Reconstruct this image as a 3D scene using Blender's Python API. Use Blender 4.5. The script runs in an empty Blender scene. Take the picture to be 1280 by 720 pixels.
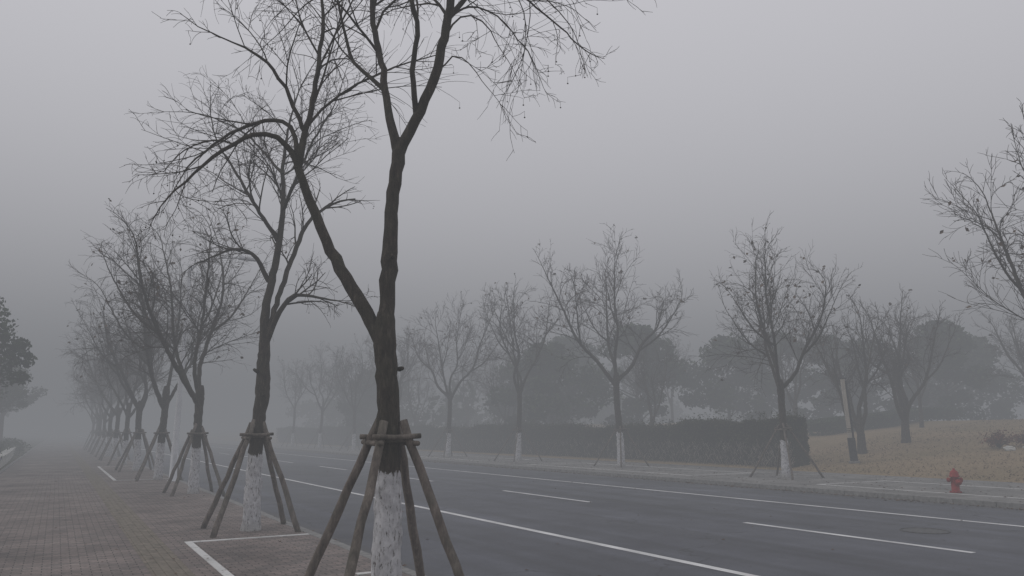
import bpy, math, random
import numpy as np
from mathutils import Vector, noise as mnoise
scene=bpy.context.scene
scene.view_settings.view_transform='Standard'
scene.view_settings.look='None'
scene.view_settings.exposure=0
YAW=math.radians(30.5)
# ------------------------------------------------------------------ materials
def newmat(name):
    m=bpy.data.materials.new(name); m.use_nodes=True
    nt=m.node_tree; b=nt.nodes['Principled BSDF']
    b.inputs['Roughness'].default_value=0.85
    b.inputs['Specular IOR Level'].default_value=0.25
    return m,nt,b
def N(nt,t,**kw):
    n=nt.nodes.new(t)
    for k,v in kw.items(): setattr(n,k,v)
    return n
def noise(nt,vec,scale,detail=4,rough=0.55):
    n=N(nt,'ShaderNodeTexNoise'); n.inputs['Scale'].default_value=scale
    n.inputs['Detail'].default_value=detail; n.inputs['Roughness'].default_value=rough
    if vec is not None: nt.links.new(vec,n.inputs['Vector'])
    return n.outputs['Fac']
def ramp(nt,fac,stops):
    r=N(nt,'ShaderNodeValToRGB'); e=r.color_ramp.elements
    while len(e)<len(stops): e.new(0.5)
    for i,(p,c) in enumerate(stops):
        e[i].position=p; e[i].color=(c[0],c[1],c[2],1) if hasattr(c,'__len__') else (c,c,c,1)
    nt.links.new(fac,r.inputs['Fac']); return r.outputs['Color']
def mix(nt,fac,a,b,mode='MIX'):
    m=N(nt,'ShaderNodeMix',data_type='RGBA',blend_type=mode)
    for s,v in ((m.inputs[0],fac),(m.inputs[6],a),(m.inputs[7],b)):
        if hasattr(v,'links'): nt.links.new(v,s)
        elif hasattr(v,'__len__'): s.default_value=(v[0],v[1],v[2],1)
        else: s.default_value=v
    return m.outputs[2]
def mth(nt,op,a,b=None):
    m=N(nt,'ShaderNodeMath',operation=op)
    for s,v in ((m.inputs[0],a),(m.inputs[1],b)):
        if v is None: continue
        if hasattr(v,'links'): nt.links.new(v,s)
        else: s.default_value=v
    return m.outputs[0]
def pos(nt): return N(nt,'ShaderNodeNewGeometry').outputs['Position']
def objc(nt): return N(nt,'ShaderNodeTexCoord').outputs['Object']
def mapping(nt,vec,sc=(1,1,1),rot=(0,0,0)):
    m=N(nt,'ShaderNodeMapping'); nt.links.new(vec,m.inputs[0]); m.inputs['Scale'].default_value=sc; m.inputs['Rotation'].default_value=rot
    return m.outputs[0]
def bump(nt,b,h,strength=0.3,dist=0.02):
    n=N(nt,'ShaderNodeBump'); n.inputs['Strength'].default_value=strength; n.inputs['Distance'].default_value=dist
    nt.links.new(h,n.inputs['Height']); nt.links.new(n.outputs[0],b.inputs['Normal'])
def simple(name,c1,c2,scale=8,rough=0.85,bs=0.2,stretch=(1,1,1),detail=5):
    m,nt,b=newmat(name); v=mapping(nt,objc(nt),stretch)
    f=noise(nt,v,scale,detail)
    nt.links.new(ramp(nt,f,[(0.3,c1),(0.7,c2)]),b.inputs['Base Color'])
    b.inputs['Roughness'].default_value=rough
    if bs: bump(nt,b,f,bs)
    return m

def bark_mat(name,white=True,tone=1.0,h=1.22):
    m,nt,b=newmat(name); o=objc(nt)
    f1=noise(nt,mapping(nt,o,(1,1,0.25)),28,6,0.65); f2=noise(nt,o,2.2,3)
    c=ramp(nt,f1,[(0.3,(0.024*tone,0.020*tone,0.017*tone)),(0.55,(0.066*tone,0.054*tone,0.043*tone)),(0.8,(0.17*tone,0.145*tone,0.115*tone))])
    c=mix(nt,ramp(nt,f2,[(0.45,0.0),(0.7,0.6)]),c,(0.058*tone,0.060*tone,0.040*tone))
    hgt=f1
    if white:
        s=N(nt,'ShaderNodeSeparateXYZ'); nt.links.new(o,s.inputs[0])
        e=mth(nt,'ADD',s.outputs['Z'],mth(nt,'MULTIPLY',noise(nt,mapping(nt,o,(3,3,0.8)),5,5,0.7),0.30))
        mask=mth(nt,'LESS_THAN',e,h+0.15)
        flake=ramp(nt,noise(nt,mapping(nt,o,(1,1,0.3)),38,8,0.75),[(0.37,0.0),(0.46,1.0)])
        low=ramp(nt,s.outputs['Z'],[(0.0,0.35),(0.2,1.0)])
        wc=ramp(nt,noise(nt,o,12,5),[(0.3,(0.48,0.48,0.50)),(0.7,(0.80,0.80,0.82))])
        wc=mix(nt,low,(0.25,0.24,0.21),wc)
        c=mix(nt,mth(nt,'MULTIPLY',mask,flake),c,wc)
    nt.links.new(c,b.inputs['Base Color'])
    bump(nt,b,hgt,0.9,0.03)
    b.inputs['Roughness'].default_value=0.95
    return m
M_BARK=bark_mat('bark_whitewashed')
M_BARKR=bark_mat('bark_whitewashed_tall',h=1.3)
M_BARKP=bark_mat('bark_plain',False,1.2)
M_TWIG=simple('twig',(0.028,0.020,0.017),(0.080,0.058,0.045),12,0.9,0)
M_LEAFB=simple('dry_leaf',(0.045,0.026,0.015),(0.14,0.078,0.04),5,0.8,0)
M_LEAFG=simple('evergreen_leaf',(0.016,0.034,0.012),(0.062,0.090,0.034),1.3,0.75,0)
M_LEAFH=simple('hedge_leaf',(0.018,0.026,0.010),(0.075,0.080,0.034),1.5,0.8,0)
M_STEM=simple('hedge_stem',(0.12,0.108,0.088),(0.40,0.37,0.32),5,0.9,0)
M_RLEAF=simple('reddish_leaf',(0.10,0.03,0.022),(0.24,0.085,0.05),5,0.8,0)
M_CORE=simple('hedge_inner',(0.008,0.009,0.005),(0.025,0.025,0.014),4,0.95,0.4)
def wood():
    m,nt,b=newmat('weathered_wood'); o=objc(nt)
    f=noise(nt,mapping(nt,o,(1,1,0.3)),14,6,0.7)
    c=ramp(nt,f,[(0.3,(0.060,0.050,0.043)),(0.52,(0.165,0.138,0.118)),(0.78,(0.34,0.295,0.255))])
    c=mix(nt,ramp(nt,noise(nt,o,3.5,3),[(0.48,0.0),(0.75,0.55)]),c,(0.075,0.082,0.06))
    nt.links.new(c,b.inputs['Base Color']); bump(nt,b,f,0.8,0.01); return m
M_WOOD=wood()
def asphalt():
    m,nt,b=newmat('asphalt'); p=pos(nt)
    fine=noise(nt,p,140,3,0.7); mid=noise(nt,p,0.9,5,0.6); lane=noise(nt,mapping(nt,p,(1.6,0.03,1)),1.0,4,0.6)
    big=noise(nt,mapping(nt,p,(0.25,0.10,1)),1.0,3)
    c=ramp(nt,fine,[(0.25,(0.040,0.042,0.052)),(0.5,(0.086,0.090,0.106)),(0.78,(0.155,0.159,0.180))])
    c=mix(nt,1.0,c,ramp(nt,lane,[(0.32,0.52),(0.68,1.38)]),'MULTIPLY')
    c=mix(nt,1.0,c,ramp(nt,mid,[(0.3,0.76),(0.7,1.2)]),'MULTIPLY')
    c=mix(nt,1.0,c,ramp(nt,big,[(0.35,0.80),(0.65,1.2)]),'MULTIPLY')
    # dirt collecting at both gutters
    s=N(nt,'ShaderNodeSeparateXYZ'); nt.links.new(p,s.inputs[0])
    d=mth(nt,'ABSOLUTE',mth(nt,'SUBTRACT',s.outputs['X'],11.32))
    d=mth(nt,'ADD',d,mth(nt,'MULTIPLY',noise(nt,p,1.7,5,0.7),1.2))
    c=mix(nt,ramp(nt,mth(nt,'MULTIPLY',d,0.1),[(0.765,0.0),(0.83,0.65)]),c,(0.13,0.115,0.095))
    v=N(nt,'ShaderNodeTexVoronoi',feature='DISTANCE_TO_EDGE'); v.inputs['Scale'].default_value=0.16
    w=N(nt,'ShaderNodeVectorMath',operation='ADD'); nt.links.new(p,w.inputs[0])
    nn=N(nt,'ShaderNodeTexNoise'); nn.inputs['Scale'].default_value=0.8; nn.inputs['Detail'].default_value=5; nt.links.new(p,nn.inputs['Vector'])
    sc=N(nt,'ShaderNodeVectorMath',operation='SCALE'); nt.links.new(nn.outputs['Color'],sc.inputs[0]); sc.inputs['Scale'].default_value=2.5
    nt.links.new(sc.outputs[0],w.inputs[1]); nt.links.new(w.outputs[0],v.inputs['Vector'])
    c=mix(nt,ramp(nt,v.outputs['Distance'],[(0.0,0.6),(0.005,0.0)]),c,(0.016,0.016,0.016))
    nt.links.new(c,b.inputs['Base Color'])
    nt.links.new(ramp(nt,lane,[(0.3,0.48),(0.7,0.72)]),b.inputs['Roughness'])
    b.inputs['Specular IOR Level'].default_value=0.35
    bump(nt,b,fine,0.5,0.004); return m
def pavers(name,a,bb,mortar,w=0.2,h=0.1,rot=0):
    m,nt,b=newmat(name); p=pos(nt)
    t=N(nt,'ShaderNodeTexBrick'); nt.links.new(mapping(nt,p,(1,1,1),(0,0,rot)),t.inputs['Vector'])
    t.inputs['Scale'].default_value=1; t.inputs['Brick Width'].default_value=w; t.inputs['Row Height'].default_value=h
    t.inputs['Mortar Size'].default_value=0.007; t.inputs['Mortar Smooth'].default_value=0.3
    t.inputs['Color1'].default_value=(*a,1); t.inputs['Color2'].default_value=(*bb,1); t.inputs['Mortar'].default_value=(*mortar,1)
    big=noise(nt,p,0.7,5,0.65); f=noise(nt,p,30,4)
    c=mix(nt,1.0,t.outputs['Color'],ramp(nt,big,[(0.3,0.6),(0.7,1.3)]),'MULTIPLY')
    c=mix(nt,1.0,c,ramp(nt,f,[(0.25,0.7),(0.75,1.3)]),'MULTIPLY')
    c=mix(nt,ramp(nt,noise(nt,p,2.6,5,0.7),[(0.54,0.0),(0.70,0.5)]),c,(0.08,0.075,0.062))
    nt.links.new(c,b.inputs['Base Color'])
    hh=mth(nt,'SUBTRACT',mth(nt,'MULTIPLY',f,0.3),t.outputs['Fac'])
    bump(nt,b,hh,0.6,0.006); b.inputs['Roughness'].default_value=0.7
    return m
def paint(name,c,base,wear=0.42):
    m,nt,b=newmat(name); p=pos(nt)
    f=noise(nt,p,9,7,0.75)
    col=ramp(nt,f,[(wear-0.08,base),(wear+0.02,c)])
    col=mix(nt,1.0,col,ramp(nt,noise(nt,p,1.2,4),[(0.3,0.7),(0.7,1.1)]),'MULTIPLY')
    nt.links.new(col,b.inputs['Base Color']); return m
def grass(name,a,bcol,ccol,bs=0.5):
    m,nt,b=newmat(name); p=pos(nt)
    f=noise(nt,p,7,8,0.75); g=noise(nt,p,0.22,5,0.6)
    c=ramp(nt,f,[(0.3,a),(0.7,bcol)])
    c=mix(nt,ramp(nt,g,[(0.42,0.0),(0.66,0.8)]),c,ccol)
    nt.links.new(c,b.inputs['Base Color']); bump(nt,b,f,bs,0.06); b.inputs['Roughness'].default_value=1; b.inputs['Specular IOR Level'].default_value=0.05
    return m
M_ASPH=asphalt()
M_PAVE=pavers('brick_pavers',(0.262,0.212,0.190),(0.175,0.150,0.138),(0.060,0.055,0.050))
M_PAVE2=pavers('grey_pavers',(0.27,0.26,0.245),(0.21,0.205,0.195),(0.09,0.088,0.083),0.4,0.2)
M_TACT=simple('tactile_paving',(0.14,0.122,0.096),(0.255,0.22,0.175),6)
M_PAINT=paint('road_paint',(0.80,0.80,0.79),(0.2,0.2,0.2),0.37)
M_BAND=paint('pale_stone_band',(0.70,0.70,0.68),(0.28,0.27,0.25),0.42)
M_KERB=simple('kerb_granite',(0.18,0.177,0.17),(0.31,0.305,0.295),9)
M_GRASS=grass('dry_grass_ground',(0.235,0.172,0.098),(0.40,0.305,0.19),(0.225,0.18,0.10))
M_TUFT=simple('dry_grass_blades',(0.20,0.152,0.085),(0.42,0.32,0.20),0.8,1.0,0)
M_SOIL=grass('verge',(0.045,0.05,0.025),(0.12,0.105,0.06),(0.07,0.075,0.038))
M_PALE=simple('pale_concrete',(0.45,0.45,0.42),(0.66,0.66,0.62),3)
M_GALV=simple('galvanised_steel',(0.60,0.61,0.63),(0.74,0.75,0.77),3,0.5,0.05)
M_RED=simple('red_enamel',(0.24,0.02,0.018),(0.40,0.035,0.03),14,0.5,0.1)
M_DARK=simple('dark_metal',(0.02,0.02,0.022),(0.05,0.05,0.052),8,0.6,0.1)
M_TAN=simple('weathered_panel',(0.36,0.325,0.27),(0.55,0.51,0.45),2.5,0.7,0.1,(6,6,1))
M_IRON=simple('cast_iron',(0.07,0.07,0.07),(0.13,0.13,0.13),20,0.6,0.5)

# ------------------------------------------------------------------ mesh builder
class MB:
    def __init__(s): s.v=[]; s.f=[]; s.m=[]; s.n=0
    def add(s,verts,faces,mat=0):
        o=s.n; s.v.extend([tuple(map(float,q)) for q in verts]); s.n+=len(verts)
        s.f.extend([tuple(i+o for i in f) for f in faces]); s.m.extend([mat]*len(faces))
    def tube(s,pts,rad,sides=6,mat=0,cap=False,rough=0.0,rng=None):
        P=np.asarray(pts,float); n=len(P)
        T=np.empty_like(P); T[1:-1]=P[2:]-P[:-2]; T[0]=P[1]-P[0]; T[-1]=P[-1]-P[-2]
        T/= (np.sqrt((T*T).sum(1))[:,None]+1e-9)
        ref=np.array([1.,0,0]) if abs(T[0][0])<0.8 else np.array([0,1.,0])
        ang=np.arange(sides)*2*math.pi/sides
        ca,sa=np.cos(ang)[:,None],np.sin(ang)[:,None]
        t=T[0]; u=np.array([t[1]*ref[2]-t[2]*ref[1],t[2]*ref[0]-t[0]*ref[2],t[0]*ref[1]-t[1]*ref[0]]); u/=math.sqrt(u@u)
        out=[]
        for i in range(n):
            t=T[i]; u=u-t*(u@t); u=u/(math.sqrt(u@u)+1e-9)
            w=np.array([t[1]*u[2]-t[2]*u[1],t[2]*u[0]-t[0]*u[2],t[0]*u[1]-t[1]*u[0]])
            rr=rad[i]
            if rough: rr=rr*(1+rough*rng.uniform(-1,1,sides))[:,None]
            out.append(P[i]+rr*(ca*u+sa*w))
        o=s.n; s.v.extend(np.concatenate(out).tolist()); s.n+=n*sides
        F=[]
        for i in range(n-1):
            a=i*sides+o
            for k in range(sides):
                k2=(k+1)%sides
                F.append((a+k,a+k2,a+sides+k2,a+sides+k))
        if cap:
            F.append(tuple(o+q for q in range(sides-1,-1,-1))); F.append(tuple(o+(n-1)*sides+k for k in range(sides)))
        s.f.extend(F); s.m.extend([mat]*len(F))
    def box(s,c,d,mat=0,taper=1.0):
        x,y,z=c; a,b,h=d[0]/2,d[1]/2,d[2]/2
        V=[]
        for zz,t in ((-h,1),(h,taper)):
            for sx,sy in ((-1,-1),(1,-1),(1,1),(-1,1)): V.append((x+sx*a*t,y+sy*b*t,z+zz))
        s.add(V,[(3,2,1,0),(4,5,6,7),(0,1,5,4),(1,2,6,5),(2,3,7,6),(3,0,4,7)],mat)
    def leaves(s,P,size,rng,mat=0):
        P=np.asarray(P,float).reshape(-1,3); n=len(P); size=(np.zeros(n)+size)[:,None]
        a=rng.normal(size=(n,3)); a/=np.linalg.norm(a,axis=1)[:,None]
        b=np.cross(a,rng.normal(size=(n,3))); b/=np.linalg.norm(b,axis=1)[:,None]+1e-9
        V=np.stack([P-a*size*0.6,P+b*size*0.38,P+a*size*0.6,P-b*size*0.38],1).reshape(-1,3)
        o=s.n; s.v.extend(V.tolist()); s.n+=4*n
        s.f.extend([(o+4*i,o+4*i+1,o+4*i+2,o+4*i+3) for i in range(n)]); s.m.extend([mat]*n)
    def ball(s,p,r,mat=0):
        p=np.asarray(p); d=[(r,0,0),(-r,0,0),(0,r,0),(0,-r,0),(0,0,r),(0,0,-r)]
        s.add([p+np.array(q) for q in d],[(0,2,4),(2,1,4),(1,3,4),(3,0,4),(2,0,5),(1,2,5),(3,1,5),(0,3,5)],mat)
    def mesh(s,name,mats,smooth=True):
        me=bpy.data.meshes.new(name); me.from_pydata(s.v,[],s.f)
        for m in mats: me.materials.append(m)
        me.polygons.foreach_set('material_index',s.m)
        me.polygons.foreach_set('use_smooth',[smooth]*len(s.f))
        me.update(); return me
def obj(name,me,loc=(0,0,0),rz=0,sc=1,parent=None,rot=None):
    o=bpy.data.objects.new(name,me); scene.collection.objects.link(o)
    o.location=loc; o.rotation_euler=rot if rot else (0,0,rz); o.scale=(sc,sc,sc) if not hasattr(sc,'__len__') else sc
    if parent: o.parent=parent
    return o
def bevel(o,w,seg=2):
    b=o.modifiers.new('b','BEVEL'); b.width=w; b.segments=seg; b.limit_method='ANGLE'

# ------------------------------------------------------------------ trees
def unit(v): return v/(math.sqrt(v@v)+1e-9)
def resample(pts,step=0.12,rng=None,jit=0.0):
    P=np.asarray(pts,float); out=[]
    for i in range(len(P)-1):
        p0=P[max(i-1,0)];p1=P[i];p2=P[i+1];p3=P[min(i+2,len(P)-1)]
        n=max(2,int(np.linalg.norm((p2-p1)[:3])/step))
        for k in range(n):
            t=k/n
            out.append(0.5*((2*p1)+(-p0+p2)*t+(2*p0-5*p1+4*p2-p3)*t*t+(-p0+3*p1-3*p2+p3)*t**3))
    out.append(P[-1]); out=np.array(out)
    if jit and rng is not None:
        j=rng.normal(size=(len(out),3))*jit; j[0]=0; out[:,:3]+=j
    return out
def child_dir(d,ang,rng,up=0.0):
    r=rng.normal(size=3); r=unit(r-d*(r@d)); v=unit(d*math.cos(ang)+r*math.sin(ang)); v[2]+=up
    return unit(v)
def branch(mb,p,d,L,r,lvl,rng,P):
    n=(0,8,6,5,3)[lvl]; pts=[p.copy()]; d=unit(d); tr=P['trop'][lvl]
    curl=rng.normal(size=3)*P['curl']
    for i in range(n):
        d=unit(d+rng.normal(size=3)*P['wander']+curl+np.array([0,0,tr]))
        p=p+d*L/n; pts.append(p)
    rad=np.linspace(r,max(r*0.35,P['rmin']*0.6),n+1)
    mb.tube(pts,rad,5 if lvl==1 else (4 if lvl==2 else 3),1 if lvl>1 else 0)
    pts=np.array(pts)
    if lvl<P['maxl']:
        k=P['kids'][lvl]; k=int(k*min(1.4,max(0.5,L/P['ref'][lvl]))+rng.random())
        for j in range(k):
            t=0.12+0.88*(j+rng.random())/k; t=min(t,0.999)
            x=t*n; i=int(x); q=pts[i]*(1-(x-i))+pts[min(i+1,n)]*(x-i)
            dd=unit(pts[min(i+1,n)]-pts[i])
            c=child_dir(dd,math.radians(rng.uniform(18,52)),rng,P['up'])
            branch(mb,q,c,L*rng.uniform(0.35,0.66)*(1.15-0.5*t),max(P['rmin'],rad[i]*0.60),lvl+1,rng,P)
    if lvl>=2:
        if P['leaf']>0 and rng.random()<P['leaf']:
            k=rng.integers(1,3); mb.leaves(pts[-1]+rng.normal(size=(k,3))*0.03,rng.uniform(0.06,0.13,k)*P['ls'],rng,2)
        if P['ball']>0 and rng.random()<P['ball']:
            q=pts[-1]; mb.tube([q,q+np.array([0,0,-0.03]),q+np.array([0,0,-0.06])],[0.0015]*3,3,1); mb.ball(q+np.array([0,0,-0.07]),0.011,1)
BASE=dict(trop=(0,0.015,-0.03,-0.07,-0.05),wander=0.075,curl=0.10,kids=(0,10,7,5,0),ref=(1,1.9,0.95,0.5,0.3),maxl=3,rmin=0.0030,up=0.12,leaf=0.0,ball=0.08,ls=1.0)
def limb(mb,pts4,rng,P,first=0.25,density=4.2,blen=(1.0,2.1),sides=9,mat=0,rough=0.05,jit=0.006,tip=1.2,up=0.22):
    R=resample(pts4,0.1,rng,jit); mb.tube(R[:,:3],R[:,3],sides,mat,rough=rough,rng=rng)
    seg=np.linalg.norm(np.diff(R[:,:3],axis=0),axis=1); tot=seg.sum()
    if density<=0: return R
    k=int(tot*(1-first)*density)
    cum=np.concatenate([[0],np.cumsum(seg)])/tot
    for j in range(k):
        t=first+(1-first)*(j+rng.random())/k
        i=min(np.searchsorted(cum,t),len(R)-2)
        d=unit(R[i+1,:3]-R[i,:3])
        c=child_dir(d,math.radians(rng.uniform(28,62)),rng,up)
        L=rng.uniform(*blen)*(1.15-0.45*t)
        branch(mb,R[i,:3].copy(),c,L,min(R[i,3]*0.5,0.018),1,rng,P)
    d=unit(R[-1,:3]-R[-3,:3]); branch(mb,R[-1,:3].copy(),d,tip,R[-1,3],1,rng,P)
    return R
def trunk(mb,pts4,rng,sides=14):
    R=resample(pts4,0.07,rng,0.004); mb.tube(R[:,:3],R[:,3],sides,0,rough=0.06,rng=rng)
def knot(mb,p,r,rng):
    p=np.array(p); d=unit(np.array([rng.normal(),rng.normal(),0.3]))
    mb.tube([p,p+d*r*0.8,p+d*r*1.2],[r*0.5,r*0.42,r*0.3],7,0,cap=True)

TREES={}
# nearest tree  (local x = across, y = away, z up)
rng=np.random.default_rng(11); mb=MB(); P=dict(BASE); P['ball']=0.08; P['rmin']=0.0027
trunk(mb,[(0,0,-0.05,0.19),(0,0,0.1,0.155),(0,0,0.6,0.135),(-0.01,0,1.2,0.122),(-0.03,0,1.8,0.108),(-0.06,0,2.2,0.104),(-0.08,0,2.5,0.112),(-0.08,0,2.75,0.085)],rng)
limb(mb,[(-0.08,0,2.45,0.090),(-0.075,0.02,2.95,0.080),(-0.07,0.03,3.3,0.086),(-0.07,0.03,3.6,0.072),(-0.04,0.05,4.1,0.068),(-0.01,0.06,4.44,0.070),(0.02,0.06,4.6,0.055)],rng,P,density=0)
limb(mb,[(-0.0,0.06,4.45,0.06),(0.15,0.02,4.79,0.056),(0.36,-0.05,5.23,0.052),(0.48,-0.1,5.78,0.046),(0.53,-0.15,6.2,0.042),(0.50,-0.2,7.0,0.032),(0.62,-0.2,7.9,0.018)],rng,P,first=0.42,density=4.5,blen=(1.3,2.5))
limb(mb,[(-0.02,0.06,4.45,0.052),(-0.12,0.1,4.85,0.045),(-0.17,0.15,5.1,0.04),(-0.23,0.2,5.46,0.036),(-0.38,0.3,6.16,0.03),(-0.42,0.4,7.0,0.022),(-0.6,0.4,7.7,0.012)],rng,P,first=0.3)
limb(mb,[(0.17,0.02,4.85,0.032),(0.15,-0.2,5.25,0.028),(0.2,-0.35,5.7,0.025),(0.05,-0.5,6.3,0.02),(0.05,-0.6,7.1,0.012)],rng,P,first=0.3)
limb(mb,[(-0.2,0.18,5.2,0.026),(-0.45,0.25,5.45,0.022),(-0.62,0.3,5.7,0.018),(-0.75,0.2,6.3,0.012)],rng,P,first=0.3)
limb(mb,[(0.47,-0.1,5.9,0.03),(0.75,0.05,6.3,0.026),(1.0,0.2,6.9,0.02),(1.35,0.2,7.4,0.012)],rng,P,first=0.2,density=4,blen=(1.3,2.2))
# long arching shoots sweeping out to the right
PD=dict(P); PD['trop']=(0,-0.045,-0.035,-0.04,0); PD['curl']=0.07; PD['kids']=(0,7,5,4,0)
for a in [[(0.5,-0.15,6.35,0.02),(0.9,-0.1,6.45,0.016),(1.35,0,6.15,0.012),(1.8,0.05,5.75,0.008)],
          [(0.5,-0.12,6.0,0.018),(0.8,-0.3,6.25,0.014),(1.25,-0.4,6.15,0.010),(1.65,-0.45,5.75,0.006)],
          [(0.49,-0.1,5.85,0.015),(0.7,0.2,6.2,0.012),(1.0,0.4,6.2,0.009),(1.3,0.5,5.9,0.006)],
          [(0.45,-0.1,5.6,0.012),(0.62,-0.1,5.9,0.010),(0.85,-0.1,5.85,0.008),(1.0,-0.15,5.6,0.005)],
          [(0.40,-0.08,5.3,0.010),(0.55,0.0,5.5,0.008),(0.72,0.05,5.45,0.006),(0.85,0.05,5.25,0.004)],
          [(-0.4,0.35,6.5,0.015),(-0.7,0.4,6.6,0.012),(-1.1,0.4,6.4,0.009),(-1.4,0.35,6.0,0.005)]]:
    limb(mb,a,rng,PD,first=0.2,density=5.0,blen=(0.7,1.5),sides=5,tip=0.7,mat=1,up=0.0)
# big left limb
limb(mb,[(-0.10,0,2.42,0.08),(-0.2,0.03,2.62,0.073),(-0.51,0.1,3.13,0.066),(-0.74,0.15,3.52,0.056),(-0.91,0.2,3.88,0.05),(-1.10,0.22,4.35,0.044)],rng,P,density=0)
limb(mb,[(-1.10,0.22,4.33,0.042),(-1.06,0.25,4.7,0.035),(-1.01,0.3,5.05,0.03),(-0.97,0.35,5.6,0.025),(-0.96,0.4,6.2,0.02),(-1.1,0.5,6.9,0.011)],rng,P,first=0.15,density=4.5)
limb(mb,[(-1.09,0.22,4.3,0.034),(-1.17,0.2,4.52,0.031),(-1.32,0.16,4.66,0.028),(-1.55,0.1,4.66,0.025),(-1.81,0.0,4.46,0.020),(-2.05,-0.1,4.17,0.014),(-2.25,-0.15,3.92,0.008)],rng,P,first=0.45,density=4.5,blen=(0.5,1.1),tip=0.4)
limb(mb,[(-1.10,0.22,4.4,0.03),(-1.18,0.3,4.72,0.026),(-1.33,0.35,4.92,0.023),(-1.66,0.4,4.92,0.02),(-2.03,0.5,4.78,0.015),(-2.3,0.5,4.55,0.010),(-2.45,0.5,4.35,0.006)],rng,P,first=0.3,density=4.5,blen=(0.5,1.2),tip=0.5)
limb(mb,[(-1.05,0.26,4.75,0.024),(-1.25,0.1,5.2,0.020),(-1.5,0.0,5.5,0.015),(-1.75,-0.1,5.6,0.009)],rng,P,first=0.2,density=4,blen=(0.6,1.2),tip=0.6)
for q in [(-0.03,-0.09,1.95),(-0.02,-0.09,3.3),(0.06,0.03,2.2)]: knot(mb,q,0.05,rng)
TREES['near']=mb.mesh('tree_near',[M_BARK,M_TWIG,M_LEAFB])
# second tree
rng=np.random.default_rng(23); mb=MB(); P=dict(BASE); P['ball']=0.08; P['rmin']=0.0036
trunk(mb,[(0,0,-0.05,0.19),(0,0,0.1,0.15),(0.0,0,0.6,0.135),(0.0,0,1.2,0.12),(0.03,0,1.95,0.108),(0.06,0,2.2,0.12),(0.04,0,2.95,0.10),(0.04,0,3.15,0.085)],rng)
limb(mb,[(0.04,0,3.05,0.085),(0.0,0.05,3.5,0.078),(0.02,0.1,3.93,0.07),(0.15,0.1,4.78,0.058),(0.19,0.1,5.67,0.045),(0.12,0.2,6.4,0.033),(0.2,0.2,7.3,0.018)],rng,P,first=0.35,density=4.5,blen=(1.1,2.2))
limb(mb,[(0.05,0,3.05,0.06),(0.22,-0.05,3.5,0.05),(0.36,-0.1,3.75,0.042),(0.55,-0.1,3.92,0.034),(0.85,-0.1,3.9,0.024),(1.25,-0.1,3.82,0.013)],rng,P,first=0.3,density=5,blen=(0.6,1.1),tip=0.5)
limb(mb,[(0.07,0,3.2,0.052),(0.2,0.1,3.9,0.045),(0.36,0.2,4.6,0.042),(0.53,0.25,5.15,0.038)],rng,P,first=0.5,density=3,blen=(0.6,1.4))
limb(mb,[(0.02,0.1,4.2,0.045),(-0.2,0.05,4.6,0.035),(-0.45,0.0,4.76,0.028),(-0.75,-0.05,4.7,0.02),(-1.15,-0.1,4.5,0.01)],rng,P,first=0.2,density=5,blen=(0.8,1.5),tip=0.6)
limb(mb,[(0.16,0.1,4.9,0.04),(-0.15,-0.1,5.4,0.032),(-0.45,-0.2,5.9,0.026),(-0.9,-0.25,6.6,0.014)],rng,P,first=0.15,density=5,blen=(0.9,1.8))
limb(mb,[(0.19,0.1,5.5,0.035),(0.5,-0.3,5.9,0.028),(0.8,-0.5,6.5,0.02),(1.2,-0.7,7.1,0.01)],rng,P,first=0.15,density=5,blen=(0.8,1.6))
limb(mb,[(0.13,0.15,6.2,0.03),(-0.3,0.4,6.7,0.022),(-0.8,0.6,7.2,0.016),(-1.4,0.7,7.5,0.010)],rng,P,first=0.15,density=5,blen=(0.8,1.6))
for q in [(0.1,-0.09,2.2),(-0.02,-0.09,2.6)]: knot(mb,q,0.07,rng)
TREES['second']=mb.mesh('tree_second',[M_BARK,M_TWIG,M_LEAFB])
def generic(key,seed,h0,H,spread,nl,mats,P,asym=(0,0),r0=0.13,density=4.0):
    rng=np.random.default_rng(seed); mb=MB()
    lx,ly=rng.normal(size=2)*0.06
    trunk(mb,[(0,0,-0.08,r0*1.4),(0,0,0.12,r0*1.12),(lx*0.3,ly*0.3,h0*0.4,r0*0.95),(lx,ly,h0*0.75,r0*0.85),(lx,ly,h0,r0*0.92),(lx,ly,h0+0.25,r0*0.6)],rng,12)
    a0=rng.random()*6.28
    for k in range(nl):
        a=a0+k*2*math.pi/nl+rng.normal()*0.35
        s=spread*rng.uniform(0.45,0.95); hh=H*rng.uniform(0.8,0.97)
        if k==0: s*=0.3; hh=H*0.95
        zs=h0-0.15+rng.uniform(-0.5,0.25)*(k>0)
        dx,dy=math.cos(a)*s+asym[0],math.sin(a)*s+asym[1]
        r=r0*rng.uniform(0.48,0.62)
        pts=[(lx,ly,zs,r)]
        for t,e in ((0.2,0.30),(0.42,0.55),(0.68,0.78),(1.0,1.0)):
            pts.append((lx+dx*e+rng.normal()*0.12,ly+dy*e+rng.normal()*0.12,zs+(hh-1.1-zs)*t+rng.normal()*0.08,r*(1-0.78*t)))
        R=limb(mb,pts,rng,P,first=0.22,density=density,blen=(0.30*spread+0.35,0.55*spread+0.8),sides=7)
        i=int(len(R)*rng.uniform(0.35,0.5)); q=R[i]
        a2=a+rng.choice([-1,1])*rng.uniform(0.6,1.3); s2=s*0.6+0.3
        limb(mb,[(q[0],q[1],q[2],q[3]*0.75),(q[0]+math.cos(a2)*s2*0.5,q[1]+math.sin(a2)*s2*0.5,q[2]+0.6,q[3]*0.6),(q[0]+math.cos(a2)*s2,q[1]+math.sin(a2)*s2,min(q[2]+1.8,H-1),q[3]*0.25)],rng,P,first=0.2,density=density*0.9,blen=(0.7,1.5),sides=6)
    TREES[key]=mb.mesh('tree_'+key,mats)
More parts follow.
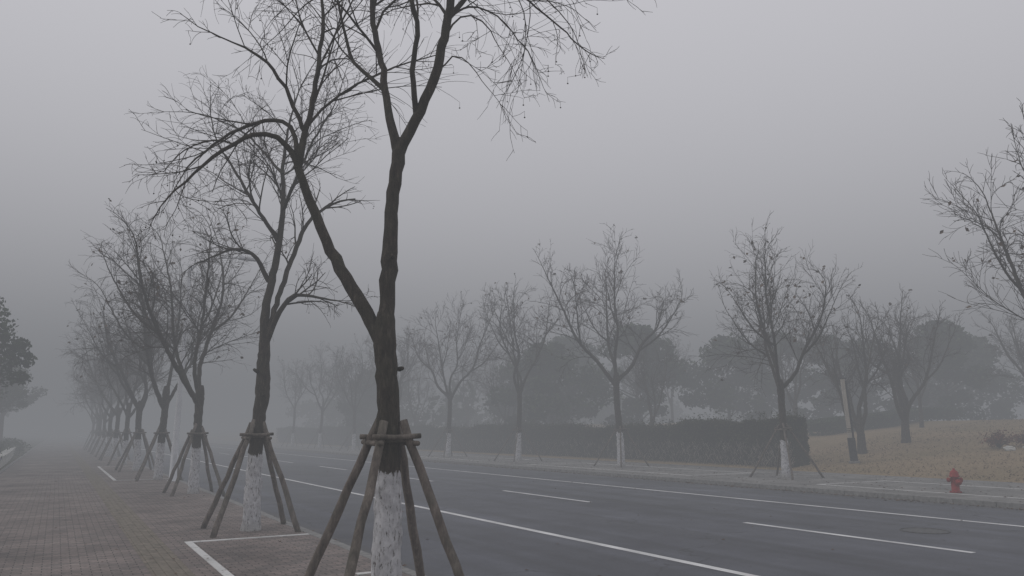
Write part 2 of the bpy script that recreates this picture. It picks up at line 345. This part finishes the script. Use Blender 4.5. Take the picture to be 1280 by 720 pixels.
PL=dict(BASE); PL['rmin']=0.0045; PL['ball']=0.0; PL['kids']=(0,9,6,5,0); PL['trop']=(0,0.0,-0.03,-0.05,0); PL['leaf']=0.04
generic('left_a',31,2.7,9.0,2.4,4,[M_BARK,M_TWIG,M_LEAFB],PL,(-0.4,0))
generic('left_b',37,2.9,8.8,2.4,4,[M_BARK,M_TWIG,M_LEAFB],PL,(-0.3,0.1))
generic('left_c',41,2.5,8.4,2.3,4,[M_BARK,M_TWIG,M_LEAFB],PL,(-0.2,0))
PR=dict(PL); PR['leaf']=0.07; PR['rmin']=0.0056; PR['kids']=(0,8,5,4,0); PR['up']=0.16; PR['trop']=(0,0.03,0.02,0.0,0); PR['ls']=1.2
generic('right_a',53,3.2,9.3,3.1,4,[M_BARKR,M_TWIG,M_LEAFB],PR,(0,0),0.14,3.3)
PR2=dict(PR); PR2['leaf']=0.025; PR2['rmin']=0.0066
generic('right_b',59,3.4,9.6,2.9,4,[M_BARKR,M_TWIG,M_LEAFB],PR2,(0,0),0.14,3.4)
generic('right_c',61,3.2,9.0,2.3,4,[M_BARKR,M_TWIG,M_LEAFB],PR2,(0,0),0.13,3.2)
PP=dict(PR2); PP['leaf']=0.02; PP['rmin']=0.0075
generic('park_a',67,1.3,6.9,2.4,5,[M_BARKP,M_TWIG,M_LEAFB],PP,(0,0),0.18,2.6)
generic('park_b',71,2.0,8.0,2.6,4,[M_BARKP,M_TWIG,M_LEAFB],PP,(0,0),0.13,2.8)

# tree stakes
def stakes(parent_loc,seed,spread=0.66,h=1.58,r=0.042,rz=0):
    rng=np.random.default_rng(seed)
    e=bpy.data.objects.new('tree_support_frame',None); scene.collection.objects.link(e); e.location=parent_loc; e.rotation_euler=(0,0,rz)
    for k,(sx,sy) in enumerate(((-1,-1),(1,-1),(1,1),(-1,1))):
        mb=MB()
        b=np.array([sx*spread*rng.uniform(0.92,1.08),sy*spread*rng.uniform(0.9,1.1),-0.05]); t=np.array([sx*0.13,sy*0.12,h])
        ext=rng.uniform(0.06,0.28); top=t+unit(t-b)*ext
        pts=[b+(top-b)*q+np.append(rng.normal(size=2)*0.007,0) for q in np.linspace(0,1,9)]
        mb.tube(pts,[r*1.1-0.006*q/8 for q in range(9)],9,0,cap=True,rough=0.08,rng=rng)
        obj('stake_%d'%(k+1),mb.mesh('stake',[M_WOOD]),parent=e)
    mb=MB()
    for s in (-1,1):
        mb.tube([(-0.24,s*0.17,h-0.03),(0,s*0.17,h-0.035),(0.24,s*0.17,h-0.02)],[0.025]*3,8,0,cap=True)
        mb.tube([(s*0.18,-0.25,h-0.09),(s*0.18,0,h-0.09),(s*0.18,0.25,h-0.08)],[0.025]*3,8,0,cap=True)
    mb.tube([(0.15*math.cos(a),0.15*math.sin(a),h-0.06) for a in np.linspace(0,6.28,13)],[0.022]*13,5,0)
    obj('collar',mb.mesh('collar',[M_WOOD]),parent=e)
    return e

# ------------------------------------------------------------------ ground and road
def terrain_z(x,y):
    if x<-1.75: return 0.03+min(1.0,(-1.75-x)*0.05)
    if x<26.5: return -0.16
    z=0.01+0.105*min(x-26.5,22)
    return z+0.22*mnoise.noise(Vector((x*0.12,y*0.09,0)))*min(1,(x-26.5)/5)
xs=[-1500,-400,-120,-60,-30,-15,-8,-4,-1.9,-1.7,0,10,18,25,26.4,26.52]+[27+i*1.0 for i in range(34)]+[65,72,85,110,200,500,1500]
ys=[-300,-100,-40,-20]+[-10+i*1.5 for i in range(60)]+[90,110,150,250,500,1500]
V=[(x,y,terrain_z(x,y)) for y in ys for x in xs]; nx=len(xs)
mb=MB()
for j in range(len(ys)-1):
    for i in range(nx-1):
        mb.f.append((j*nx+i,j*nx+i+1,(j+1)*nx+i+1,(j+1)*nx+i)); mb.m.append(1 if xs[i]<26 else 0)
mb.v=V
obj('ground',mb.mesh('ground',[M_GRASS,M_SOIL]))
def sheet(mb,x0,x1,y0,y1,z,mat=0): mb.add([(x0,y0,z),(x1,y0,z),(x1,y1,z),(x0,y1,z)],[(0,1,2,3)],mat)
KL,KR=3.75,18.9; RZ=-0.12
mb=MB(); sheet(mb,KL-0.02,KR+0.02,-200,900,RZ); obj('road',mb.mesh('road',[M_ASPH]))
mb=MB(); z=RZ+0.004
sheet(mb,7.34,7.49,-60,400,z)
sheet(mb,15.42,15.56,-60,400,z)
y=6.2-9.2*3
while y<200:
    sheet(mb,11.48,11.62,y,y+4.3,z); y+=9.3
obj('road_markings',mb.mesh('road_markings',[M_PAINT]))
# sidewalks
mb=MB(); mb.box(((-1.72+KL-0.15)/2,350,-0.1),(KL-0.15+1.72,1100,0.2)); obj('sidewalk',mb.mesh('sidewalk',[M_PAVE],False))
mb=MB(); mb.box(((KR+0.15+26.55)/2,350,-0.1),(26.55-KR-0.15,1100,0.2)); obj('sidewalk',mb.mesh('sidewalk_far',[M_PAVE2],False))
def kerb(name,x0,x1,ztop,y0,y1,L=1.0,seed=1):
    r=random.Random(seed); mb=MB(); y=y0
    while y<y1:
        jj=r.uniform(-0.004,0.004)
        mb.box(((x0+x1)/2+jj,y+L/2,(ztop-0.25)/2+r.uniform(-0.003,0.003)),(x1-x0,L-0.012,ztop+0.25)); y+=L
    o=obj(name,mb.mesh(name,[M_KERB],False)); bevel(o,0.012,2)
kerb('kerb',KL-0.148,KL,0.006,-12,130,1.0,3)
kerb('kerb',KR,KR+0.148,0.006,-12,150,1.0,4)
kerb('sidewalk_edging',-1.86,-1.73,0.03,-6,130,1.0,5)
# tactile strip
mb=MB(); sheet(mb,1.08,1.50,-12,200,0.004,0)
for k in range(4): mb.box((1.135+k*0.103,94,0.006),(0.035,212,0.010),0)
obj('tactile_paving',mb.mesh('tactile',[M_TACT],False))
# pale bands outlining the tree strip
mb=MB(); z=0.008
def band(x0,x1,y0,y1): mb.box(((x0+x1)/2,(y0+y1)/2,0.0),(x1-x0,y1-y0,0.016))
band(1.77,1.87,-10,12.5); band(1.875,3.59,12.39,12.5); band(3.1,3.59,8.7,8.8)
band(1.77,1.87,29,41); band(1.875,3.59,29,29.1); band(1.875,3.59,40.9,41)
obj('pale_stone_edging',mb.mesh('bands',[M_BAND],False))
mb=MB()
for (a,b) in ((3,16),(21.5,33),(38,50)):
    band(20.3,20.4,a,b); band(23.6,23.7,a,b); band(20.405,23.595,a,a+0.1); band(20.405,23.595,b-0.1,b)
obj('pale_stone_edging',mb.mesh('bands_far',[M_BAND],False))
# manhole
mb=MB(); mb.tube([(0,0,0),(0,0,0.006)],[0.36,0.35],28,0,cap=True); mb.tube([(0.39*math.cos(a),0.39*math.sin(a),0.003) for a in np.linspace(0,2*math.pi,29)],[0.012]*29,4,0)
obj('manhole_cover',mb.mesh('manhole',[M_IRON],False),(13.3,8.3,RZ+0.001))

# ------------------------------------------------------------------ place trees
LOC=[(2.77,7.01),(2.91,13.43),(3.24,22.0),(3.09,28.8),(3.0,35.9),(3.0,42.8),(2.95,49.6),(3.0,56.5),(3.0,63.5),(3.0,70.5),(3.0,77.5),(3.0,85)]
keys=['near','second','left_a','left_b','left_c','left_b','left_a','left_c','left_b','left_a','left_c','left_b']
rots=[-YAW,-YAW,-YAW,-YAW,-YAW+0.3,2.2,-1.5,1.1,-2.4,0.4,3.0,1.7]
for i,((x,y),k,r) in enumerate(zip(LOC,keys,rots)):
    obj('plane_tree',TREES[k],(x,y,0),r,1.0 if i<2 else 1.0+0.05*math.sin(i*2.1))
    stakes((x,y,0),100+i,0.66 if i<3 else 0.7,1.58,0.042,0.08*math.sin(i*3.3))
RL=[(22.0,9.3,'right_b',0.9,1.05),(22.4,18.9,'right_a',2.1,1.0),(22.9,28.8,'right_b',0.2,1.2),(22.2,37.0,'right_c',1.0,1.18),(22.0,45.5,'right_b',2.6,1.15),(22,54.5,'right_c',4.0,1.1),(22,64,'right_a',5.0,1.1),(22,74,'right_b',4.2,1.1),(22,84,'right_c',2.2,1.1)]
for i,(x,y,k,r,s) in enumerate(RL):
    obj('plane_tree',TREES[k],(x,y,0),r,s); stakes((x,y,0),200+i,0.95,1.75,0.035,0.1)
PK=[(32.3,22.8,'park_a',0.3,1.1),(35.9,22.9,'park_a',2.5,1.15),(38,31,'park_b',1.0,1.0),(31,36,'park_b',4.0,0.95),(34,60,'park_b',2.0,1.1),(36,70,'park_b',0.3,1.2),(30,52,'park_b',5.2,1.0),
 (44,27,'park_b',3.3,0.9),(48,22,'park_a',1.3,1.1),(52,17,'park_b',1.9,1.0),(42,50,'park_b',2.9,1.1),(50,55,'park_b',0.9,1.1),(28.5,66,'park_b',0.1,1.1),(33,85,'park_b',3.1,1.1),(58,27,'park_b',0.5,1.0),(26,78,'park_b',4.4,1.2)]
for x,y,k,r,s in PK: obj('bare_tree',TREES[k],(x,y,terrain_z(x,y)-0.05),r,s)

# evergreen trees
def evergreen(key,seed,R,H,z0,nl=5200,ls=0.30,nC=46):
    rng=np.random.default_rng(seed); mb=MB()
    trunk(mb,[(0,0,-0.1,0.2),(0,0,0.8,0.16),(0.05,0,z0+0.6,0.13),(0.1,0.05,H*0.7,0.05)],rng,8)
    for i in range(nC):
        a=rng.random()*6.28; t=rng.random()**0.8; z=z0+0.4+(H-z0-0.9)*t
        prof=math.sin(math.pi*min(1,0.16+0.80*t))**0.7
        rr=R*prof*math.sqrt(rng.uniform(0.05,1))*rng.uniform(0.78,1.0)
        c=np.array([rr*math.cos(a),rr*math.sin(a),z]); s=rng.uniform(0.12,0.29)*R
        mb.tube([np.array([0.03,0,max(z0*0.8,c[2]-1.0)]),(np.array([0.03,0,c[2]-0.4])+c)/2,c],[0.05,0.035,0.012],4,0)
        k=nl//nC; d=rng.normal(size=(k,3)); d/=np.linalg.norm(d,axis=1)[:,None]
        mb.leaves(c+d*s*np.array([1.1,1.1,0.75])*rng.uniform(0.45,1.2,(k,1)),ls*rng.uniform(0.6,1.3,k),rng,1)
    TREES[key]=mb.mesh('evergreen_'+key,[M_BARKP,M_LEAFG])
evergreen('ev_a',5,4.2,8.0,0.6,8000,0.30); evergreen('ev_b',8,3.7,9.2,1.0,8000,0.30); evergreen('ev_c',9,2.3,6.6,2.4,9000,0.14)
for x,y,k,r,s in [(32.0,48.6,'ev_a',0,1.0),(37.8,45.4,'ev_b',1,1.0),(36,57,'ev_a',2,1.0),(45,43,'ev_a',3,0.98),(48.5,41,'ev_b',4,0.88),(56,32.3,'ev_b',5,0.92),(54,37.2,'ev_a',0.7,0.92),(50.5,38,'ev_b',0.2,0.83),(64,35,'ev_a',1.8,1.0),(70,28,'ev_b',2.9,1.0),
   (28,75,'ev_a',1.2,1.0),(43,62,'ev_b',0.4,1.1)]:
    obj('evergreen_tree',TREES[k],(x,y,terrain_z(x,y)*0.6),r,s)
for x,y,r,s in [(-3.6,37,0.4,1.08),(-4.6,49,2.0,0.9),(-3.9,62,1.1,1.0),(-4,77,3.1,1.1)]:
    obj('evergreen_tree',TREES['ev_c'],(x,y,0.05),r,s)
def puff(mb,c,sc,n,size,rng,mat=0,lo=0.5):
    d=rng.normal(size=(n,3)); d/=np.linalg.norm(d,axis=1)[:,None]
    mb.leaves(np.asarray(c)+d*np.array(sc)*rng.uniform(lo,1.1,(n,1)),size*rng.uniform(0.6,1.3,n),rng,mat)
mb=MB(); rng=np.random.default_rng(77)
for k in range(16): puff(mb,(-3.4+rng.normal()*0.5,32+k*3.2,0.5),(0.9,1.3,0.6),400,0.12,rng)
obj('shrubs',mb.mesh('shrubs',[M_LEAFG]))
mb=MB(); rng=np.random.default_rng(78)
for k in range(70):
    x=rng.uniform(34,95); y=rng.uniform(70,130)
    if rng.random()<0.35: x=rng.uniform(-45,-8); y=rng.uniform(50,130)
    h=rng.uniform(5,11)
    for c in range(6): puff(mb,(x+rng.normal()*1.6,y+rng.normal()*1.6,h*rng.uniform(0.25,0.85)),(1.6,1.6,1.3),70,0.6,rng)
    mb.tube([(x,y,0),(x,y,h*0.6)],[0.2,0.1],5,0)
obj('distant_trees',mb.mesh('distant_trees',[M_LEAFG]))

# ------------------------------------------------------------------ hedge
HX0,HX1,HY0,HY1=27.0,28.3,22.6,112
rng=np.random.default_rng(90); mb=MB()
def hh(y): return 1.95+0.13*np.sin(y*0.31)+0.10*np.sin(y*1.13+1)+0.06*np.sin(y*3.1)
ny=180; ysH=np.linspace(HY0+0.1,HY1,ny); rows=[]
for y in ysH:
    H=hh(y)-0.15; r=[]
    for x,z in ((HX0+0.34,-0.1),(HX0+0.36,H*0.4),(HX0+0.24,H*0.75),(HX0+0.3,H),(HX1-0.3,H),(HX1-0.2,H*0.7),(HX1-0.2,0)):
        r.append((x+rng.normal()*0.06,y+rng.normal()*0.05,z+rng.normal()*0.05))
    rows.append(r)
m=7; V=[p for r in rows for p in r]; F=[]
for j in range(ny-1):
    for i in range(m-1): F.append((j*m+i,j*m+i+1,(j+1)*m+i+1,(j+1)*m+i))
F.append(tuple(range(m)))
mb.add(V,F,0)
n=64000; u=rng.random(n)**1.7; y=HY0+u*(HY1-HY0); H=hh(y)+rng.normal(size=n)*0.06; q=rng.random(n)
x=np.where(q<0.55,HX0+rng.uniform(-0.05,0.3,n),rng.uniform(HX0,HX1,n))
z=np.where(q<0.55,H*rng.random(n)**0.6,np.where(q<0.9,H-rng.uniform(0,0.2,n),H*rng.random(n)))
y=np.where(q>=0.9,HY0+rng.uniform(-0.05,0.25,n),y)
keep=~((z<1.05)&(rng.random(n)<0.62)&(q<0.9))
mb.leaves(np.stack([x,y,z],1)[keep],(rng.uniform(0.06,0.13,n)*(1+u*0.8))[keep],rng,1)
for k in range(700):
    u=rng.random()**1.4; y=HY0+u*(HY1-HY0); x=rng.uniform(HX0+0.1,HX1-0.1); H=float(hh(y)); e=rng.uniform(0.05,0.38)
    tp=(x+rng.normal()*0.05,y+rng.normal()*0.07,H+e)
    mb.tube([(x,y,H-0.2),tp],[0.008,0.004],3,1); mb.leaves(np.array(tp)+rng.normal(size=(3,3))*0.05,0.08,rng,1)
for k in range(2600):  # bare crossing stems showing low down
    u=rng.random()**1.8; y=HY0+u*(HY1-HY0); s=rng.choice([-1,1])*rng.uniform(0.3,0.9); z0=rng.uniform(0,0.95); L=rng.uniform(0.12,0.38)
    x=HX0+rng.uniform(-0.04,0.14)
    mb.tube([(x,y,z0),(x+rng.normal()*0.02,y+s*L*0.5+rng.normal()*0.02,z0+L*0.5),(x,y+s*L,z0+L)],[0.016,0.015,0.012],3,2)
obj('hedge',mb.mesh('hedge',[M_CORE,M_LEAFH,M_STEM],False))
mb=MB()
n=16000; x=rng.uniform(38,54,n); c=30+(x-38)*0.05; y=c+rng.uniform(-1,1,n)
tz=np.array([terrain_z(a,b) for a,b in zip(x,c)]); z=tz+rng.random(n)**0.5*0.85
mb.leaves(np.stack([x,y,z],1),rng.uniform(0.1,0.2,n),rng,0)
obj('low_hedge',mb.mesh('low_hedge',[M_LEAFG]))
mb=MB()
for k in range(9000):
    x=26.7+rng.random()**1.4*24; y=rng.uniform(2,26); z=terrain_z(x,y); h=rng.uniform(0.03,0.09); a=rng.random()*6.28; w=0.03
    mb.add([(x-w*math.cos(a),y-w*math.sin(a),z),(x+w*math.cos(a),y+w*math.sin(a),z),(x+rng.normal()*0.05,y+rng.normal()*0.05,z+h)],[(0,1,2)],0)
obj('dry_grass',mb.mesh('dry_grass',[M_TUFT],False))
# fallen leaves
mb=MB()
def flat_leaf(x,y,z,s):
    a=rng.random()*6.28; c,d=math.cos(a)*s,math.sin(a)*s
    mb.add([(x-c,y-d,z),(x+d*0.6,y-c*0.6,z+s*rng.uniform(0,0.4)),(x+c,y+d,z+s*rng.uniform(0,0.3)),(x-d*0.6,y+c*0.6,z+s*rng.uniform(0,0.5))],[(0,1,2,3)],0)
for k in range(1300): flat_leaf(KR-abs(rng.normal())*0.22-0.03,rng.uniform(3,60),RZ+0.008,rng.uniform(0.025,0.06))
for k in range(600): flat_leaf(KL+abs(rng.normal())*0.12+0.03,rng.uniform(4,40),RZ+0.008,rng.uniform(0.02,0.05))
for k in range(1100): flat_leaf(rng.uniform(19.2,26.4),rng.uniform(3,50),0.012,rng.uniform(0.025,0.06))
for k in range(260): flat_leaf(rng.uniform(-1.6,3.5),rng.uniform(5,35),0.018,rng.uniform(0.012,0.035))
for k in range(160): flat_leaf(rng.uniform(4,18),rng.uniform(4,35),RZ+0.008,rng.uniform(0.015,0.04))
for k in range(700):
    x=rng.uniform(26.7,45); y=rng.uniform(3,26); flat_leaf(x,y,terrain_z(x,y)+0.04,rng.uniform(0.03,0.07))
obj('fallen_leaves',mb.mesh('fallen_leaves',[M_LEAFB],False))
# reddish shrubs and pale rocks on the lawn
mb=MB(); rng=np.random.default_rng(4)
for k in range(40):
    a=rng.random()*6.28; e=rng.uniform(0.1,0.7)
    t=np.array([math.cos(a)*e,math.sin(a)*e,rng.uniform(0.3,0.75)])
    mb.tube([(0,0,0),t*0.5+np.array([0,0,0.1]),t],[0.012,0.009,0.005],3,0)
    mb.leaves(t*rng.uniform(0.5,1.05,(16,1))+rng.normal(size=(16,3))*0.07,0.09,rng,1)
me=mb.mesh('shrub',[M_TWIG,M_RLEAF])
for x,y,s in ((34.6,17.9,0.95),(35.6,17.3,0.8)): obj('shrub',me,(x,y,terrain_z(x,y)),x,s)
def rock(seed,s,x,y):
    r=np.random.default_rng(seed); mb=MB(); V=[];F=[]; A,B=14,8
    for j in range(B+1):
        th=math.pi*j/B
        for i in range(A):
            ph=2*math.pi*i/A; d=Vector((math.sin(th)*math.cos(ph),math.sin(th)*math.sin(ph),math.cos(th)*0.6))
            q=d*(s*(1+0.45*mnoise.noise(d*2.1+Vector((seed,0,0))))); V.append(tuple(q))
    for j in range(B):
        for i in range(A): F.append((j*A+i,(j+1)*A+i,(j+1)*A+(i+1)%A,j*A+(i+1)%A))
    mb.add(V,F,0); obj('rock',mb.mesh('rock',[M_PALE],False),(x,y,terrain_z(x,y)+0.05))
rock(3,0.22,34.0,17.2); rock(8,0.15,34.6,16.8)

# ------------------------------------------------------------------ fire hydrant
def lathe(mb,prof,mat=0,seg=24,origin=(0,0,0),axis='z'):
    V=[];F=[]
    for r,z in prof:
        for k in range(seg):
            a=2*math.pi*k/seg; c=(r*math.cos(a),r*math.sin(a),z)
            if axis=='x': c=(z,r*math.cos(a),r*math.sin(a))
            if axis=='y': c=(r*math.cos(a),z,r*math.sin(a))
            V.append((c[0]+origin[0],c[1]+origin[1],c[2]+origin[2]))
    for i in range(len(prof)-1):
        for k in range(seg):
            k2=(k+1)%seg; F.append((i*seg+k,i*seg+k2,(i+1)*seg+k2,(i+1)*seg+k))
    F.append(tuple(range(seg))[::-1]); F.append(tuple((len(prof)-1)*seg+k for k in range(seg)))
    mb.add(V,F,mat)
e=bpy.data.objects.new('fire_hydrant',None); scene.collection.objects.link(e); e.location=(20.8,12.0,0); e.rotation_euler=(0,0,-0.5)
mb=MB(); lathe(mb,[(0.15,0),(0.15,0.03),(0.10,0.035),(0.095,0.40),(0.13,0.405),(0.13,0.43),(0.115,0.44),(0.11,0.49),(0.085,0.55),(0.045,0.585),(0.03,0.59),(0.03,0.63),(0.005,0.635)]); obj('body',mb.mesh('body',[M_RED]),parent=e)
mb=MB()
for s in (-1,1): lathe(mb,[(0.045,0.08*s),(0.045,0.15*s),(0.062,0.152*s),(0.062,0.19*s),(0.02,0.195*s),(0.02,0.215*s)],0,14,(0,0,0.33),'x')
lathe(mb,[(0.06,-0.08),(0.06,-0.14),(0.08,-0.142),(0.08,-0.18),(0.02,-0.185),(0.02,-0.21)],0,16,(0,0,0.28),'y'); obj('outlets',mb.mesh('outlets',[M_RED]),parent=e)
mb=MB()
for k in range(8): lathe(mb,[(0.01,0.03),(0.01,0.045)],0,6,(0.13*math.cos(k*0.785),0.13*math.sin(k*0.785),0)); lathe(mb,[(0.009,0.43),(0.009,0.445)],0,6,(0.12*math.cos(k*0.785),0.12*math.sin(k*0.785),0))
obj('bolts',mb.mesh('bolts',[M_DARK]),parent=e)
# ------------------------------------------------------------------ park light column
x,y=29.3,21.1
e=bpy.data.objects.new('light_column',None); scene.collection.objects.link(e); e.location=(x,y,terrain_z(x,y)-0.05); e.rotation_euler=(math.radians(1),math.radians(-3.0),-0.85)
def part(name,c,d,mat,par,bv=0.01,taper=1):
    mb=MB(); mb.box((0,0,0),d,0,taper); o=obj(name,mb.mesh(name,[mat],False),c,parent=par); bevel(o,bv); return o
part('plinth',(0,0,0.06),(0.40,0.40,0.16),M_KERB,e)
part('base',(0,0,0.62),(0.29,0.30,0.96),M_DARK,e)
part('body',(-0.035,0,2.35),(0.15,0.24,2.50),M_TAN,e)
part('side_channel',(0.085,0,2.3),(0.08,0.22,2.4),M_DARK,e)
part('cap',(0,0,3.63),(0.26,0.27,0.05),M_DARK,e)
for k in range(3): part('louvre_%d'%(k+1),(-0.035,0,1.35+k*0.07),(0.165,0.255,0.02),M_DARK,e,0.003)
# ------------------------------------------------------------------ street lamp
e=bpy.data.objects.new('street_lamp',None); scene.collection.objects.link(e); e.location=(3.42,27.7,0)
mb=MB(); lathe(mb,[(0.17,0),(0.17,0.02),(0.12,0.03),(0.115,1.1),(0.10,1.15),(0.06,7.2),(0.055,7.25)],0,18); obj('pole',mb.mesh('pole',[M_GALV]),parent=e)
mb=MB(); mb.tube([(0,0,7.0),(0.25,0,7.35),(0.9,0,7.6),(1.6,0,7.68)],[0.04,0.035,0.03,0.028],8,0,cap=True); obj('arm',mb.mesh('arm',[M_GALV]),parent=e)
part('lamp_head',(1.9,0,7.68),(0.65,0.24,0.10),M_GALV,e,0.03)
part('door',(0,-0.115,0.7),(0.10,0.02,0.35),M_GALV,e,0.003)
# ------------------------------------------------------------------ low pale wall left
mb=MB()
pts=[(-2.35+0.35*math.cos((y-38)*0.07),y) for y in np.linspace(37,64,28)]
for (x0,y0),(x1,y1) in zip(pts[:-1],pts[1:]): mb.box(((x0+x1)/2-0.1,(y0+y1)/2,0.24),(0.3,y1-y0-0.01,0.5)); mb.box(((x0+x1)/2-0.1,(y0+y1)/2,0.525),(0.4,y1-y0-0.006,0.06))
obj('low_wall',mb.mesh('low_wall',[M_PALE],False))

# ------------------------------------------------------------------ fog bank
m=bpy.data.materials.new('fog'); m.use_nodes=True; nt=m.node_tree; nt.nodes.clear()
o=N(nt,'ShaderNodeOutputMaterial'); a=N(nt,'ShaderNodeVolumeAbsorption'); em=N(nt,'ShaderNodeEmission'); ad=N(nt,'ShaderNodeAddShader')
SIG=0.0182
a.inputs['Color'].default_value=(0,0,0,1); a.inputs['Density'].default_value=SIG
em.inputs['Color'].default_value=(0.210,0.216,0.231,1); em.inputs['Strength'].default_value=SIG  # fog glows by itself: emission stands in for scattered daylight, also lights scene
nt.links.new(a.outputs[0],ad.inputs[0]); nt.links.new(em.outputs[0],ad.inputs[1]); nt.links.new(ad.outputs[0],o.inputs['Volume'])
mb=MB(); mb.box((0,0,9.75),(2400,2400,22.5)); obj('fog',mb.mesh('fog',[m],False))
# ------------------------------------------------------------------ world, sun
w=bpy.data.worlds.new('World'); scene.world=w; w.use_nodes=True; nt=w.node_tree; bg=nt.nodes['Background']
sk=N(nt,'ShaderNodeTexSky',sky_type='NISHITA'); sk.sun_disc=False; sk.sun_elevation=math.radians(30); sk.sun_rotation=math.radians(-60); sk.dust_density=6; sk.air_density=1.5
hs=N(nt,'ShaderNodeHueSaturation'); hs.inputs['Saturation'].default_value=0.15; nt.links.new(sk.outputs[0],hs.inputs['Color'])
c=mix(nt,0.85,hs.outputs[0],(9.3,9.15,9.75))
nt.links.new(c,bg.inputs['Color']); bg.inputs['Strength'].default_value=0.1
s=bpy.data.lights.new('sun','SUN'); s.energy=0.6; s.angle=math.radians(25); s.color=(1,0.97,0.93)
so=bpy.data.objects.new('sun',s); scene.collection.objects.link(so); so.rotation_euler=(math.radians(60),0,math.radians(60+180))
# ------------------------------------------------------------------ camera
cam=bpy.data.cameras.new('camera'); cam.sensor_width=36; cam.lens=26.7; cam.clip_end=5000; cam.clip_start=0.05
co=bpy.data.objects.new('camera',cam); scene.collection.objects.link(co); co.location=(0,0,1.6)
co.rotation_euler=(math.radians(90+10.7),0,-YAW); scene.camera=co
print('faces',sum(len(m.polygons) for m in bpy.data.meshes))
